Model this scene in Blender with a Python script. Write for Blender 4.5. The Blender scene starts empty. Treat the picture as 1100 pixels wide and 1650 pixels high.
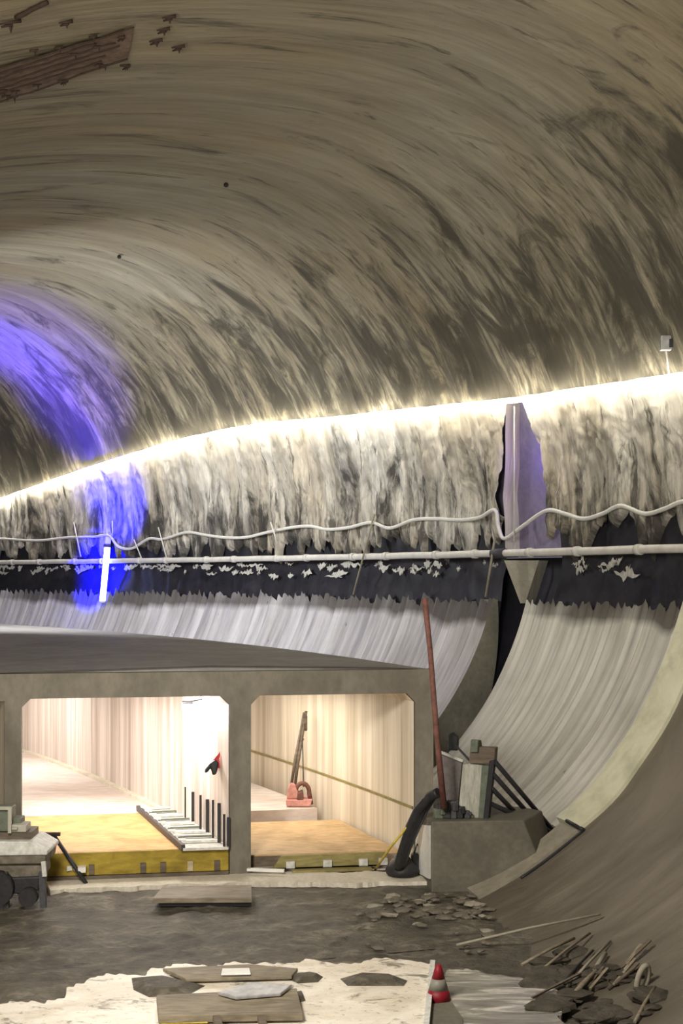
import bpy, bmesh, math, random
from math import sin, cos, pi, hypot, atan2, sqrt, radians
from mathutils import Vector, noise, Matrix
random.seed(7)
S = bpy.context.scene
COL = S.collection

# ------------------------------------------------------------------ camera
F, YH, EYE = 2103.4, 927.65, 8.0
cd = bpy.data.cameras.new('camera'); cam = bpy.data.objects.new('camera', cd); COL.objects.link(cam)
cam.location = (0, 0, EYE); cam.rotation_euler = (pi/2, 0, 0)
cd.sensor_fit = 'HORIZONTAL'; cd.sensor_width = 36; cd.lens = F/1100*36
cd.shift_y = (YH-825)/1100; cd.clip_end = 500; cd.clip_start = .1
S.camera = cam
S.view_settings.view_transform = 'Standard'; S.view_settings.look = 'None'
S.view_settings.gamma = 1; S.view_settings.use_curve_mapping = False
S.view_settings.exposure = 0.0

# ------------------------------------------------------------------ tunnel frame (a torus: the tunnel bends to the left)
R, CX, CY = 105.04, -100.779, -3.567
RC, A, ZC = 4.764, 12.889, 10.621
def P(r, ang, z): return Vector((CX+(R+r)*cos(ang), CY+(R+r)*sin(ang), z))
def rang(x, y): return hypot(x-CX, y-CY)-R, atan2(y-CY, x-CX)
def at(px, py, D): return Vector(((px-550)/F*D, D, EYE-(py-YH)/F*D))
def ground(px, py, z=0.0): return at(px, py, F*(EYE-z)/(py-YH))
def cast(px, py, off=0.0):
    k = (px-550)/F; m = (YH-py)/F
    def g(y): return hypot(hypot(k*y-CX, y-CY)-R-RC, EYE+m*y-ZC)-A-off
    y = 5.0
    while g(y) < 0 and y < 200: y += .5
    lo, hi = y-.5, y
    for _ in range(25):
        mid = (lo+hi)/2
        if g(mid) > 0: hi = mid
        else: lo = mid
    return Vector((k*lo, lo, EYE+m*lo))

# ------------------------------------------------------------------ world and the large lights
w = bpy.data.worlds.new('world'); S.world = w; w.use_nodes = True
w.node_tree.nodes['Background'].inputs[0].default_value = (.9, .9, 1, 1)
w.node_tree.nodes['Background'].inputs[1].default_value = .15
def light(name, kind, loc, energy, color=(1, 1, 1), rot=None, to=None, **kw):
    l = bpy.data.lights.new(name, kind); l.energy = energy; l.color = color
    for k, v in kw.items(): setattr(l, k, v)
    o = bpy.data.objects.new(name, l); COL.objects.link(o); o.location = loc
    if to is not None: o.rotation_euler = (Vector(to)-Vector(loc)).to_track_quat('-Z', 'Y').to_euler()
    if rot is not None: o.rotation_euler = rot
    return o
# unseen fill lights out of view, added for general brightness
light('fill_light_rear', 'SPOT', (-7, -6, 9), 23000, (1, .94, .80), to=(-7, 40, 18.5), spot_size=radians(78), spot_blend=1, shadow_soft_size=2.5)
light('fill_light_left', 'AREA', P(-7, .20, 12), 3300, (1, .94, .86), to=P(15, .43, 2), size=2.5)
light('fill_light_far', 'AREA', P(-2, .62, 12.5), 3400, (.93, .95, 1), to=P(17, .72, 8), size=3)

# ------------------------------------------------------------------ materials
class N:
    def __init__(s, name, rough=.8, spec=.3):
        s.m = bpy.data.materials.new(name); s.m.use_nodes = True; s.t = s.m.node_tree
        s.b = s.t.nodes['Principled BSDF']; s.b.inputs['Roughness'].default_value = rough
        s.b.inputs['Specular IOR Level'].default_value = spec
    def n(s, typ, **kw):
        o = s.t.nodes.new(typ)
        for k, v in kw.items():
            if k.startswith('i_'): o.inputs[int(k[2:]) if k[2:].isdigit() else k[2:]].default_value = v
            else: setattr(o, k, v)
        return o
    def l(s, a, b): s.t.links.new(a, b)
    def coord(s, kind='UV', scale=(1, 1, 1), loc=(0, 0, 0)):
        c = s.n('ShaderNodeTexCoord'); m = s.n('ShaderNodeMapping')
        m.inputs['Scale'].default_value = scale; m.inputs['Location'].default_value = loc
        s.l(c.outputs[kind], m.inputs[0]); return m.outputs[0]
    def noise(s, vec, scale=1, detail=4, rough=.6, dist=0):
        o = s.n('ShaderNodeTexNoise'); o.inputs['Scale'].default_value = scale; o.inputs['Detail'].default_value = detail
        o.inputs['Roughness'].default_value = rough; o.inputs['Distortion'].default_value = dist
        s.l(vec, o.inputs['Vector']); return o.outputs['Fac']
    def ramp(s, fac, stops):
        o = s.n('ShaderNodeValToRGB'); e = o.color_ramp.elements
        while len(e) < len(stops): e.new(.5)
        for q, (p, c) in zip(e, stops):
            q.position = p; q.color = (c, c, c, 1) if isinstance(c, (int, float)) else (*c, 1)
        s.l(fac, o.inputs[0]); return o.outputs[0]
    def mix(s, fac, a, b, typ='MIX'):
        o = s.n('ShaderNodeMix', data_type='RGBA', blend_type=typ)
        for v, i in ((fac, 0), (a, 6), (b, 7)):
            if hasattr(v, 'is_linked') or hasattr(v, 'links'): s.l(v, o.inputs[i])
            else: o.inputs[i].default_value = v if i == 0 else (*v, 1)
        return o.outputs[2]
    def math(s, op, a, b=0.0):
        o = s.n('ShaderNodeMath', operation=op)
        for v, i in ((a, 0), (b, 1)):
            if isinstance(v, (int, float)): o.inputs[i].default_value = v
            else: s.l(v, o.inputs[i])
        return o.outputs[0]
    def bump(s, h, strength=.5, dist=.1):
        o = s.n('ShaderNodeBump'); o.inputs['Strength'].default_value = strength; o.inputs['Distance'].default_value = dist
        s.l(h, o.inputs['Height']); s.l(o.outputs[0], s.b.inputs['Normal'])
    def color(s, c):
        if isinstance(c, tuple): s.b.inputs['Base Color'].default_value = (*c, 1)
        else: s.l(c, s.b.inputs['Base Color'])
        return s

def plain(name, c, rough=.7, metal=0, var=.25, scale=6):
    m = N(name, rough); m.b.inputs['Metallic'].default_value = metal
    v = m.coord('Object'); f = m.noise(v, scale, 5)
    d = tuple(x*(1-var) for x in c); e = tuple(min(1, x*(1+var)) for x in c)
    m.color(m.ramp(f, [(.3, d), (.7, e)])); m.bump(f, .25, .03)
    return m.m
def emit(name, c, s):
    m = N(name); m.color((0.8, 0.8, 0.8)); m.b.inputs['Emission Color'].default_value = (*c, 1)
    m.b.inputs['Emission Strength'].default_value = s; return m.m

def shotcrete(name, base, light_c, dark, stain_lo, stain_hi, soft=1.0, thr=.57):
    m = N(name, .88, .2)
    st = m.noise(m.coord('UV', (.75, .11, 1)), 1, 8, .58, .5)          # spray streaks running round the section
    fine = m.noise(m.coord('UV', (3.6, .55, 1)), 1, 6, .6, .4)
    big = m.noise(m.coord('UV', (.13, .09, 1), (3, 1, 0)), 1, 4, .55, .3)
    sp = m.noise(m.coord('UV', (.50, .20, 1), (7, 3, 0)), 1, 7, .66, .9)
    uv = m.n('ShaderNodeSeparateXYZ'); c = m.n('ShaderNodeTexCoord'); m.l(c.outputs['UV'], uv.inputs[0])
    # old stains and roughness are densest low on the wall
    h = m.n('ShaderNodeMapRange'); h.inputs[1].default_value = stain_lo; h.inputs[2].default_value = stain_hi
    h.inputs[3].default_value = 1; h.inputs[4].default_value = 0; m.l(uv.outputs[1], h.inputs[0])
    low = h.outputs[0]; add = m.math('MULTIPLY', low, .15)
    col = m.ramp(st, [(.36, base), (.62, light_c)])
    col = m.mix(m.ramp(big, [(.38, 0.0), (.68, .6)]), col, tuple(x*y for x, y in zip(light_c, (.80, .68, .50))))
    s2 = m.math('ADD', sp, add)
    col = m.mix(m.ramp(s2, [(thr, 0.0), (thr+.13, .92)]), col, dark)
    s3 = m.math('ADD', m.noise(m.coord('UV', (1.7, .30, 1), (11, 5, 0)), 1, 6, .68, .6), add)
    col = m.mix(m.ramp(s3, [(thr+.02, 0.0), (thr+.12, .8)]), col, dark)
    s4 = m.math('MULTIPLY', m.ramp(fine, [(.36, .75), (.6, 0.0)]), m.math('ADD', m.math('MULTIPLY', low, .8), .2))
    col = m.mix(s4, col, dark)
    m.color(col)
    hh = m.math('ADD', st, m.math('MULTIPLY', fine, m.math('ADD', m.math('MULTIPLY', low, .5), .08)))
    m.bump(hh, .85*soft, .32)
    return m.m
M = {}
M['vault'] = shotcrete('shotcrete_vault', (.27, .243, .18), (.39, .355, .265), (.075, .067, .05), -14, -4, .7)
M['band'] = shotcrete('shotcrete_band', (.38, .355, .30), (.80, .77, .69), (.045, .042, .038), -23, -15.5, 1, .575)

def corrug(name, a, b, pitch):
    m = N(name, .75, .3)
    f = m.noise(m.coord('UV', (2.6/pitch*.45, .12, 1)), 1, 6, .6, .2)
    g = m.noise(m.coord('UV', (.4, .3, 1), (4, 4, 0)), 1, 5, .6)
    sp = m.noise(m.coord('UV', (3, .9, 1), (2, 8, 0)), 1, 4, .5)
    col = m.ramp(f, [(.33, b), (.6, a)])
    col = m.mix(m.ramp(g, [(.45, 0.0), (.75, .4)]), col, (.30, .28, .23))
    col = m.mix(m.ramp(sp, [(.70, 0.0), (.76, .9)]), col, (.05, .045, .04))
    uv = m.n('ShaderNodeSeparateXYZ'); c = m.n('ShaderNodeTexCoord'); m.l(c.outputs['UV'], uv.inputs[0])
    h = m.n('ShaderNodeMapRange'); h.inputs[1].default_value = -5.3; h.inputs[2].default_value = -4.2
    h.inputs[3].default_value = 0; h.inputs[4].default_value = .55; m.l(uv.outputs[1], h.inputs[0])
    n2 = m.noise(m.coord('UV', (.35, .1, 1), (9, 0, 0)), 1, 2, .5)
    col = m.mix(m.ramp(m.math('ADD', h.outputs[0], n2), [(.80, 0.0), (1.0, .85)]), col, (.07, .06, .05))  # dark top smudge: overhanging membrane's shadow and brown streaking put into the colour
    m.color(col); m.bump(f, .4, .1); return m.m
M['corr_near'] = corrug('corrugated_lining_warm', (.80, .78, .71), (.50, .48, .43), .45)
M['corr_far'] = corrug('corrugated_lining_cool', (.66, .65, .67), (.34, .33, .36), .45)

def concrete(name, a, b, sc=1.2, kind='Object', bump=.3, rough=.75, spec=.3, stretch=(1, 1, 1)):
    m = N(name, rough, spec)
    f = m.noise(m.coord(kind, stretch), sc, 8, .65, .3); g = m.noise(m.coord(kind, stretch, (5, 3, 1)), sc*7, 5, .6)
    col = m.mix(m.ramp(g, [(.35, .35), (.65, 0.0)]), m.ramp(f, [(.3, a), (.7, b)]), tuple(x*.6 for x in a))
    m.color(col); m.bump(m.math('ADD', f, m.math('MULTIPLY', g, .3)), bump, .06); return m.m
M['portal'] = concrete('culvert_concrete', (.13, .115, .09), (.25, .225, .175), .6, stretch=(1, 1, .6))
M['roof'] = concrete('culvert_roof_concrete', (.19, .18, .165), (.33, .315, .29), .3)
def invert_mat():
    m = N('invert_concrete', .55, .35)
    f = m.noise(m.coord('UV', (.5, .16, 1)), 1, 8, .62, .4); g = m.noise(m.coord('UV', (2.4, .5, 1), (3, 1, 0)), 1, 6, .65, .5)
    col = m.ramp(f, [(.3, (.12, .103, .077)), (.7, (.225, .195, .15))])
    uv = m.n('ShaderNodeSeparateXYZ'); c = m.n('ShaderNodeTexCoord'); m.l(c.outputs['UV'], uv.inputs[0])
    h = m.n('ShaderNodeMapRange'); h.inputs[1].default_value = 4.2; h.inputs[2].default_value = 9.5
    h.inputs[3].default_value = .42; h.inputs[4].default_value = -.1; m.l(uv.outputs[1], h.inputs[0])
    d = m.math('ADD', g, h.outputs[0])      # splashed dirt, thickest where the lining meets the mud
    col = m.mix(m.ramp(d, [(.55, 0.0), (.95, .75)]), col, (.085, .07, .05))
    l_ = m.noise(m.coord('UV', (3.0, .35, 1), (8, 2, 0)), 1, 6, .7, .8)
    col = m.mix(m.ramp(l_, [(.62, 0.0), (.76, .25)]), col, (.34, .31, .25))
    m.color(col); m.bump(m.math('ADD', f, g), .45, .12); return m.m
M['invert'] = invert_mat()
M['block'] = concrete('block_concrete', (.11, .10, .078), (.18, .165, .125), 1)
M['endface'] = concrete('end_face_concrete', (.22, .21, .16), (.36, .34, .27), .8)
M['recess'] = concrete('recess_concrete', (.20, .18, .24), (.30, .27, .36), .5)  # violet cast of the blue lamp light put into the concrete colour
M['wedge'] = concrete('wedge_concrete', (.36, .34, .28), (.5, .48, .4), .8)
M['palefloor'] = concrete('pale_screed', (.55, .50, .40), (.75, .70, .58), 1.5)
M['lanefloor'] = concrete('lane_floor_concrete', (.50, .40, .34), (.80, .72, .66), .5, stretch=(.4, 1, 1))
def boardwall(name, a, b, line, sx):
    m = N(name, .6, .35)
    f = m.noise(m.coord('UV', (sx, .03, 1)), 1, 5, .75, 0)
    g = m.noise(m.coord('UV', (sx*3.5, .06, 1), (3, 0, 0)), 1, 3, .6)
    col = m.ramp(f, [(.35, a), (.62, b)])
    col = m.mix(m.ramp(g, [(.60, 0.0), (.70, .55)]), col, line)
    m.color(col); m.bump(f, .2, .04); return m.m
M['wall_pink'] = boardwall('board_marked_divider', (.36, .29, .25), (.78, .71, .66), (.16, .12, .10), 1.1)
M['wall_cream'] = boardwall('board_marked_side_wall', (.46, .38, .27), (.80, .73, .60), (.26, .20, .13), 1.1)
def mud(name):
    m = N(name, .6, .4)
    v = m.coord('Object', (1, 1.6, 1)); f = m.noise(v, .9, 9, .7, .6); g = m.noise(v, 5, 6, .7); q = m.noise(v, .25, 3, .5)
    col = m.ramp(f, [(.32, (.055, .045, .032)), (.52, (.14, .12, .085)), (.66, (.30, .27, .20))])
    col = m.mix(m.ramp(g, [(.35, .6), (.55, 0.0)]), col, (.04, .033, .024))
    col = m.mix(m.ramp(q, [(.55, 0.0), (.75, .4)]), col, (.22, .19, .14))
    m.color(col); m.b.inputs['Roughness'].default_value = .55
    m.bump(m.math('ADD', f, m.math('MULTIPLY', g, .5)), .9, .25); return m.m
M['mud'] = mud('site_mud')
def slurry(name):
    m = N(name, .35, .5); v = m.coord('Object', (1, 1.4, 1))
    f = m.noise(v, .9, 8, .65, .8); g = m.noise(v, 6, 5, .7, .5); s = m.noise(m.coord('Object', (1, 1.5, 1), (4, 4, 0)), 1.3, 8, .72, .6)
    col = m.ramp(f, [(.3, (.62, .53, .40)), (.6, (.86, .80, .68))])
    col = m.mix(m.ramp(g, [(.33, .7), (.42, 0.0)]), col, (.16, .13, .09))
    col = m.mix(m.ramp(s, [(.56, 0.0), (.63, .9)]), col, (.15, .135, .10))
    m.color(col); m.bump(g, .3, .05); return m.m
M['slurry'] = slurry('pale_wet_slurry')
def wet(name):
    m = N(name, .25, .6); v = m.coord('Object', (.6, 3.2, 1))
    f = m.noise(v, 1.0, 7, .65, .8)
    m.color(m.ramp(f, [(.38, (.10, .09, .065)), (.52, (.22, .205, .16)), (.66, (.66, .62, .52))])); m.bump(f, .3, .05); return m.m
M['wet'] = wet('streaky_wet_mud')
def timber(name, a, b, rough=.6, sc=2.0, stretch=(1, 6, 6)):
    m = N(name, rough, .3); v = m.coord('Object', stretch)
    f = m.noise(v, sc, 6, .6, .4); g = m.noise(m.coord('Object', (1, 1, 1)), 1.2, 4, .6)
    col = m.mix(m.ramp(g, [(.45, 0.0), (.7, .5)]), m.ramp(f, [(.3, a), (.7, b)]), tuple(x*.55 for x in a))
    m.color(col); m.bump(f, .3, .02); return m.m
M['deck'] = timber('plywood_deck', (.50, .25, .08), (.72, .46, .20))
M['decklight'] = timber('pale_plywood_deck', (.46, .29, .13), (.70, .50, .28))
M['beam'] = timber('yellow_formwork_beam', (.22, .15, .015), (.42, .31, .04), stretch=(1, 1, 3))
M['dkbeam'] = timber('olive_formwork_edge', (.20, .17, .06), (.36, .30, .12))
M['joist'] = timber('joist_timber', (.40, .32, .20), (.58, .48, .32))
M['edge'] = timber('cream_edge_board', (.62, .60, .42), (.80, .78, .60), stretch=(1, 1, 1), sc=.8)
M['edge2'] = concrete('lining_kerb', (.25, .225, .17), (.40, .36, .28), .8)
M['oldwood'] = timber('weathered_plank', (.16, .13, .09), (.32, .27, .19))
M['brownwood'] = timber('brown_post_timber', (.08, .062, .045), (.18, .14, .10))
M['mem'] = concrete('black_membrane', (.010, .010, .014), (.035, .032, .04), .8, 'UV', .4, .55, .35)
M['black'] = plain('black_steel', (.025, .024, .026), .5)
M['dark'] = plain('dark_grey_steel', (.06, .06, .065), .5)
M['red'] = plain('red_plastic', (.42, .03, .03), .5)
M['cone_red'] = plain('cone_red', (.20, .008, .016), .5, var=.1)
M['cone_grey'] = plain('cone_reflective_grey', (.20, .19, .155), .5, var=.1)
M['pinkred'] = plain('pinkish_red_paint', (.55, .26, .22), .5)
M['rust'] = plain('rusty_red_steel', (.15, .065, .05), .7, var=.4)
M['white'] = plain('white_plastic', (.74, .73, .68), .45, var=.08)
M['palepipe'] = plain('pale_pipe', (.70, .68, .62), .45, var=.12, scale=2)
M['steel'] = plain('galvanised_steel', (.5, .5, .5), .4, .5)
M['grey'] = plain('light_grey_sheet', (.58, .57, .52), .6)
M['greygreen'] = plain('grey_green_paint', (.12, .135, .10), .6)
M['shutter'] = concrete('worn_shutter_face', (.26, .25, .20), (.58, .56, .48), 2.5, stretch=(3, 3, .5))
M['heap'] = concrete('dark_mud_debris', (.035, .030, .022), (.12, .10, .075), 2.5, bump=.8)
M['mauve'] = plain('mauve_board', (.17, .145, .14), .6)
M['yellow'] = plain('yellow_paint', (.55, .42, .08), .6)
M['foam'] = plain('pale_splash', (.55, .54, .48), .8)
M['rebar'] = plain('rusted_rebar', (.055, .034, .025), .8)
M['netting'] = plain('brown_mesh_sheet', (.20, .135, .095), .9, var=.4, scale=3)
M['stone'] = plain('rubble_stone', (.15, .13, .10), .9, var=.5, scale=3)
M['led'] = emit('led_strip_glow', (1, .94, .80), 26)
M['tube'] = emit('blue_tube_glow', (.42, .48, 1.0), 9)
M['lamp'] = emit('work_lamp_glow', (1, .93, .85), 60)
M['strip'] = emit('lane_lamp_glow', (1, .86, .66), 7)

# ------------------------------------------------------------------ object helpers
def tag(o, label=None, cat=None, group=None, kind=None):
    if label: o['label'] = label
    if cat: o['category'] = cat
    if group: o['group'] = group
    if kind: o['kind'] = kind
    return o
def empty(name, loc, label, cat, group=None, kind=None):
    o = bpy.data.objects.new(name, None); COL.objects.link(o); o.location = loc; o.empty_display_size = .3
    return tag(o, label, cat, group, kind)
class MB:
    def __init__(s): s.b = bmesh.new(); s.uv = None
    def poly(s, pts): return s.b.faces.new([s.b.verts.new(p) for p in pts])
    def prism(s, pts, vec):
        n = len(pts); a = [s.b.verts.new(p) for p in pts]; b = [s.b.verts.new(Vector(p)+Vector(vec)) for p in pts]
        s.b.faces.new(a); s.b.faces.new(b[::-1])
        for i in range(n): s.b.faces.new([a[i], b[i], b[(i+1) % n], a[(i+1) % n]])
        return s
    def box(s, c, size, rz=0, rot=None):
        m = rot if rot else Matrix.Rotation(rz, 3, 'Z'); c = Vector(c); v = []
        for z in (-.5, .5):
            for x, y in ((-.5, -.5), (.5, -.5), (.5, .5), (-.5, .5)):
                v.append(s.b.verts.new(c+m@Vector((x*size[0], y*size[1], z*size[2]))))
        for f in ((3, 2, 1, 0), (4, 5, 6, 7), (0, 1, 5, 4), (1, 2, 6, 5), (2, 3, 7, 6), (3, 0, 4, 7)): s.b.faces.new([v[i] for i in f])
        return s
    def bar(s, p, q, wd, h, up=(0, 0, 1)):
        p, q = Vector(p), Vector(q); d = (q-p).normalized(); u = Vector(up)
        if abs(d.dot(u)) > .98: u = Vector((0, 1, 0))
        x = d.cross(u).normalized()*wd/2; y = x.cross(d).normalized()*h/2
        return s.prism([p-x-y, p+x-y, p+x+y, p-x+y], q-p)
    def tube(s, pts, r, n=8, closed=False, caps=True):
        pts = [Vector(p) for p in pts]; rings = []; m = len(pts); prev = None
        for i, p in enumerate(pts):
            a = pts[(i-1) % m] if closed or i else pts[0]; b = pts[(i+1) % m] if closed or i < m-1 else pts[-1]
            d = (b-a).normalized()
            u = prev if prev is not None and abs(prev.dot(d)) < .95 else (Vector((0, 0, 1)) if abs(d.z) < .9 else Vector((1, 0, 0)))
            x = d.cross(u).normalized(); y = x.cross(d).normalized(); prev = y
            rr = r[i] if isinstance(r, (list, tuple)) else r
            rings.append([s.b.verts.new(p+x*rr*cos(2*pi*k/n)+y*rr*sin(2*pi*k/n)) for k in range(n)])
        for i in range(m if closed else m-1):
            a, b = rings[i], rings[(i+1) % m]
            for k in range(n): s.b.faces.new([a[k], a[(k+1) % n], b[(k+1) % n], b[k]]).smooth = True
        if caps and not closed: s.b.faces.new(rings[0][::-1]); s.b.faces.new(rings[-1])
        return s
    def lathe(s, base, prof, n=20):
        base = Vector(base); rings = [[s.b.verts.new(base+Vector((r*cos(2*pi*k/n), r*sin(2*pi*k/n), z))) for k in range(n)] for r, z in prof]
        for a, b in zip(rings, rings[1:]):
            for k in range(n): s.b.faces.new([a[k], a[(k+1) % n], b[(k+1) % n], b[k]]).smooth = True
        s.b.faces.new(rings[0][::-1]); s.b.faces.new(rings[-1]); return s
    def grid(s, rows, uvs=None, smooth=True):
        if uvs and s.uv is None: s.uv = s.b.loops.layers.uv.new('UVMap')
        v = [[s.b.verts.new(p) for p in row] for row in rows]
        for i in range(len(v)-1):
            for j in range(len(v[0])-1):
                f = s.b.faces.new([v[i][j], v[i][j+1], v[i+1][j+1], v[i+1][j]]); f.smooth = smooth
                if uvs:
                    for lp, (a, b) in zip(f.loops, ((i, j), (i, j+1), (i+1, j+1), (i+1, j))): lp[s.uv].uv = uvs[a][b]
        return s
    def build(s, name, mat, parent=None, bevel=0, kind=None, label=None):
        me = bpy.data.meshes.new(name); bmesh.ops.recalc_face_normals(s.b, faces=s.b.faces) if s.uv is None else None
        s.b.to_mesh(me); s.b.free(); me.materials.append(mat)
        o = bpy.data.objects.new(name, me); COL.objects.link(o)
        if parent:
            o.parent = parent; me.transform(Matrix.Translation(-parent.location))
        else:
            # put the origin at the base of the object
            if kind is None and len(me.vertices):
                c = sum((v.co for v in me.vertices), Vector())/len(me.vertices); c.z = min(v.co.z for v in me.vertices)
                me.transform(Matrix.Translation(-c)); o.location = c
        if bevel:
            b = o.modifiers.new('bevel', 'BEVEL'); b.width = bevel; b.segments = 2; b.limit_method = 'ANGLE'
        if kind: o['kind'] = kind
        if label: o['label'] = label
        return o
def fr(u, v, w=0.0, H=.8, lac=2.0, oc=5): return noise.fractal(Vector((u, v, w)), H, lac, oc)
UM = R+RC+A*.9     # metres of wall per radian

def section(phi):       # right half a circle, left half wider
    ax = A if phi <= pi/2 else 21.0
    return RC+ax*cos(phi), ZC+A*sin(phi)

# ------------------------------------------------------------------ SETTING: vault
LEDP = [(-60, 828), (0, 805), (50, 788), (100, 770), (150, 753), (200, 737), (250, 722), (300, 708), (350, 697), (400, 688), (430, 684), (500, 678), (560, 673), (600, 668), (650, 663), (700, 658), (750, 653), (800, 648), (850, 642), (900, 634), (950, 627), (1000, 620), (1050, 612), (1100, 605), (1160, 595)]
_t = []
for _x, _y in LEDP:
    _p = cast(_x, _y); _t.append((rang(_p.x, _p.y)[1], _p.z))
_t.sort()
def zled(ang):
    if ang <= _t[0][0]: return _t[0][1]
    for (a0, z0), (a1, z1) in zip(_t, _t[1:]):
        if ang <= a1: return z0+(z1-z0)*(ang-a0)/(a1-a0)
    return _t[-1][1]
def wall_pt(ang, phi, off=0.0):
    r, z = section(phi); ax = cos(phi); return P(r+off*cos(phi), ang, z+off*sin(phi))
def vault():
    mb = MB(); rows = []; uvs = []
    na = 430; 
    for i in range(na+1):
        ang = -.22+1.32*i/na; row = []; ur = []; PH_LED = math.asin((zled(ang)-ZC)/A); phs = [PH_LED+(pi+.95-PH_LED)*(j/150)**1.1 for j in range(151)]
        for ph in phs:
            u = ang*UM; v = A*(ph-pi/2)
            k = max(0.25, 1-max(0, (ph-PH_LED))*.7)
            d = .30*fr(u*.55, v*.11)*k + .10*fr(u*1.9, v*.33, 3)*k
            row.append(wall_pt(ang, ph, d)); ur.append((u, v))
        rows.append(row); uvs.append(ur)
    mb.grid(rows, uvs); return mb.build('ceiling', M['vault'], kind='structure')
vault()

# lower spray-concrete band between the lamp strip and the pipe, split in two by a recess
def z_of_phi(ph): return ZC+A*sin(ph)
LEFT_EDGE = [(812, 640), (812, 700), (808, 800), (812, 880), (815, 960)]
RIGHT_EDGE = [(836, 640), (856, 690), (874, 740), (882, 800), (880, 860), (868, 960)]
def edge_fn(pts):
    t = []
    for px, py in pts:
        p = cast(px, py); r, a = rang(p.x, p.y); t.append((p.z, a))
    t.sort()
    def f(z):
        if z <= t[0][0]: return t[0][1]
        for (z0, a0), (z1, a1) in zip(t, t[1:]):
            if z <= z1: return a0+(a1-a0)*(z-z0)/(z1-z0)
        return t[-1][1]
    return f
eL, eR = edge_fn(LEFT_EDGE), edge_fn(RIGHT_EDGE)
def band(name, lo, hi, n, side):
    mb = MB(); rows = []; uvs = []
    nz = 46
    for i in range(n+1):
        t = i/n; row = []; ur = []
        for j in range(nz+1):
            s = j/nz
            def a_of(z):
                l = lo if not callable(lo) else lo(z); h = hi if not callable(hi) else hi(z); return l+(h-l)*t
            am = a_of(9.0); u = am*UM
            rag = 9.75+1.25*fr(u*1.0, 2.2, 1, .5)-.9*max(0, fr(u*2.3, 7.7, 2, .5))
            # drips
            z = rag+(zled(am)-rag)*s
            ang = a_of(z); z = rag+(zled(ang)-rag)*s; ph = math.asin((z-ZC)/A); u = ang*UM; v = A*(ph-pi/2)
            dv = .30*fr(u*.55, v*.11)+.10*fr(u*1.9, v*.33, 3)
            d = .30*fr(u*.55, v*.11)*.9+.14*fr(u*1.9, v*.33, 3)+.10*fr(u*4.5, v*1.1, 6)-.05
            bl = max(0, (s-.8)/.2); d = d*(1-bl)+dv*bl
            if s < .12: d += .12*(1-s/.12)
            if j == 0: d += .25
            row.append(wall_pt(ang, ph, d)); ur.append((u, v))
        rows.append(row); uvs.append(ur)
    mb.grid(rows, uvs); return mb.build(name, M['band'], kind='structure')
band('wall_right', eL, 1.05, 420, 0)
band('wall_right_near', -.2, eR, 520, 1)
# edge reveal of the far spray concrete beside the recess, and the recess back
def reveal():
    mb = MB(); rows = []; uvs = []
    for k in range(25):
        z = 8.9+(15.05-8.9)*k/24; a = eL(z); ph = math.asin((z-ZC)/A)
        rows.append([wall_pt(a, ph, .05), wall_pt(a+.001, ph, .9)]); uvs.append([(0, z), (.8, z)])
    mb.grid(rows, uvs); return mb.build('trim_1', M['band'], kind='structure')
reveal()
def strip_surface(name, mat, a0, a1, z0, z1, off, na, nz, amp=0.0, f=1.0):
    mb = MB(); rows = []; uvs = []
    for i in range(na+1):
        ang = a0+(a1-a0)*i/na; row = []; ur = []
        for j in range(nz+1):
            z = z0+(z1-z0)*j/nz; ph = math.asin(max(-1, min(1, (z-ZC)/A))); u = ang*UM; v = A*(ph-pi/2)
            row.append(wall_pt(ang, ph, off+amp*fr(u*f, v*f*.6, 9))); ur.append((u, v))
        rows.append(row); uvs.append(ur)
    mb.grid(rows, uvs); return mb.build(name, mat, kind='structure')
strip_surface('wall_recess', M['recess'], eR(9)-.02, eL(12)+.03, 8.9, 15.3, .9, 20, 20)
# black membrane band behind pipe and down behind the panels
strip_surface('wall_membrane', M['mem'], -.2, eR(9)-.004, 3.5, 10.6, .42, 260, 16, .25, .8)
strip_surface('wall_membrane_far', M['mem'], .5015, 1.05, 3.5, 10.6, .42, 260, 16, .25, .8)
strip_surface('wall_membrane_recess', M['mem'], eR(9)-.03, eL(9)+.02, 0.0, 8.95, 1.5, 20, 16, .1, .8)

# concrete wedge left standing above the near panel
a_w = eR(9)
mb = MB()
w0, w1, w2 = at(812, 903, 53.2), at(868, 903, 53.2), at(846, 972, 53.2)
mb.prism([w0, w1, w2, at(838, 972, 53.2)], Vector((.5, .75, 0)))
tag(mb.build('concrete_wedge', M['wedge']), 'pale concrete wedge tapering downward below the grey pipe beside the dark gap', 'concrete wedge')

# ------------------------------------------------------------------ corrugated lining panels
def panel(name, mat, a0, a1, pitch, amp, label, jag, dip):
    mb = MB(); rows = []; uvs = []
    n = int((a1-a0)*UM/pitch*8); nz = 26
    for i in range(n+1):
        ang = a0+(a1-a0)*i/n; u = ang*UM
        w_ = u/pitch+.35*fr(u*.6, 3, 1); tri = abs((w_ % 1)*2-1)*2-1
        zt = 6.92+jag*tri*.35*(.4+1.2*abs(noise.noise(Vector((u*.9, 3, 3)))))+.30*fr(u*1.3, 5, 5, .5)+dip(ang)
        row = []; ur = []
        for j in range(nz+1):
            z = -.3+(zt+.3)*(j/nz)
            ph = math.asin((z-ZC)/A); v = A*(ph-pi/2)
            d = amp*tri*(1-.5*(1-j/nz))+.05*fr(u*.5, v*.1, 4)
            row.append(wall_pt(ang, ph, -d)); ur.append((u, A*(ph-0)))
        rows.append(row); uvs.append(ur)
    mb.grid(rows, uvs, smooth=False)
    o = mb.build(name, mat, kind='structure'); return o
A2, A3 = .481, .501
panel('wall_lining_near', M['corr_near'], .20, A2, .46, .05, '', .36, lambda a: .1*(a-.4))
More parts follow.
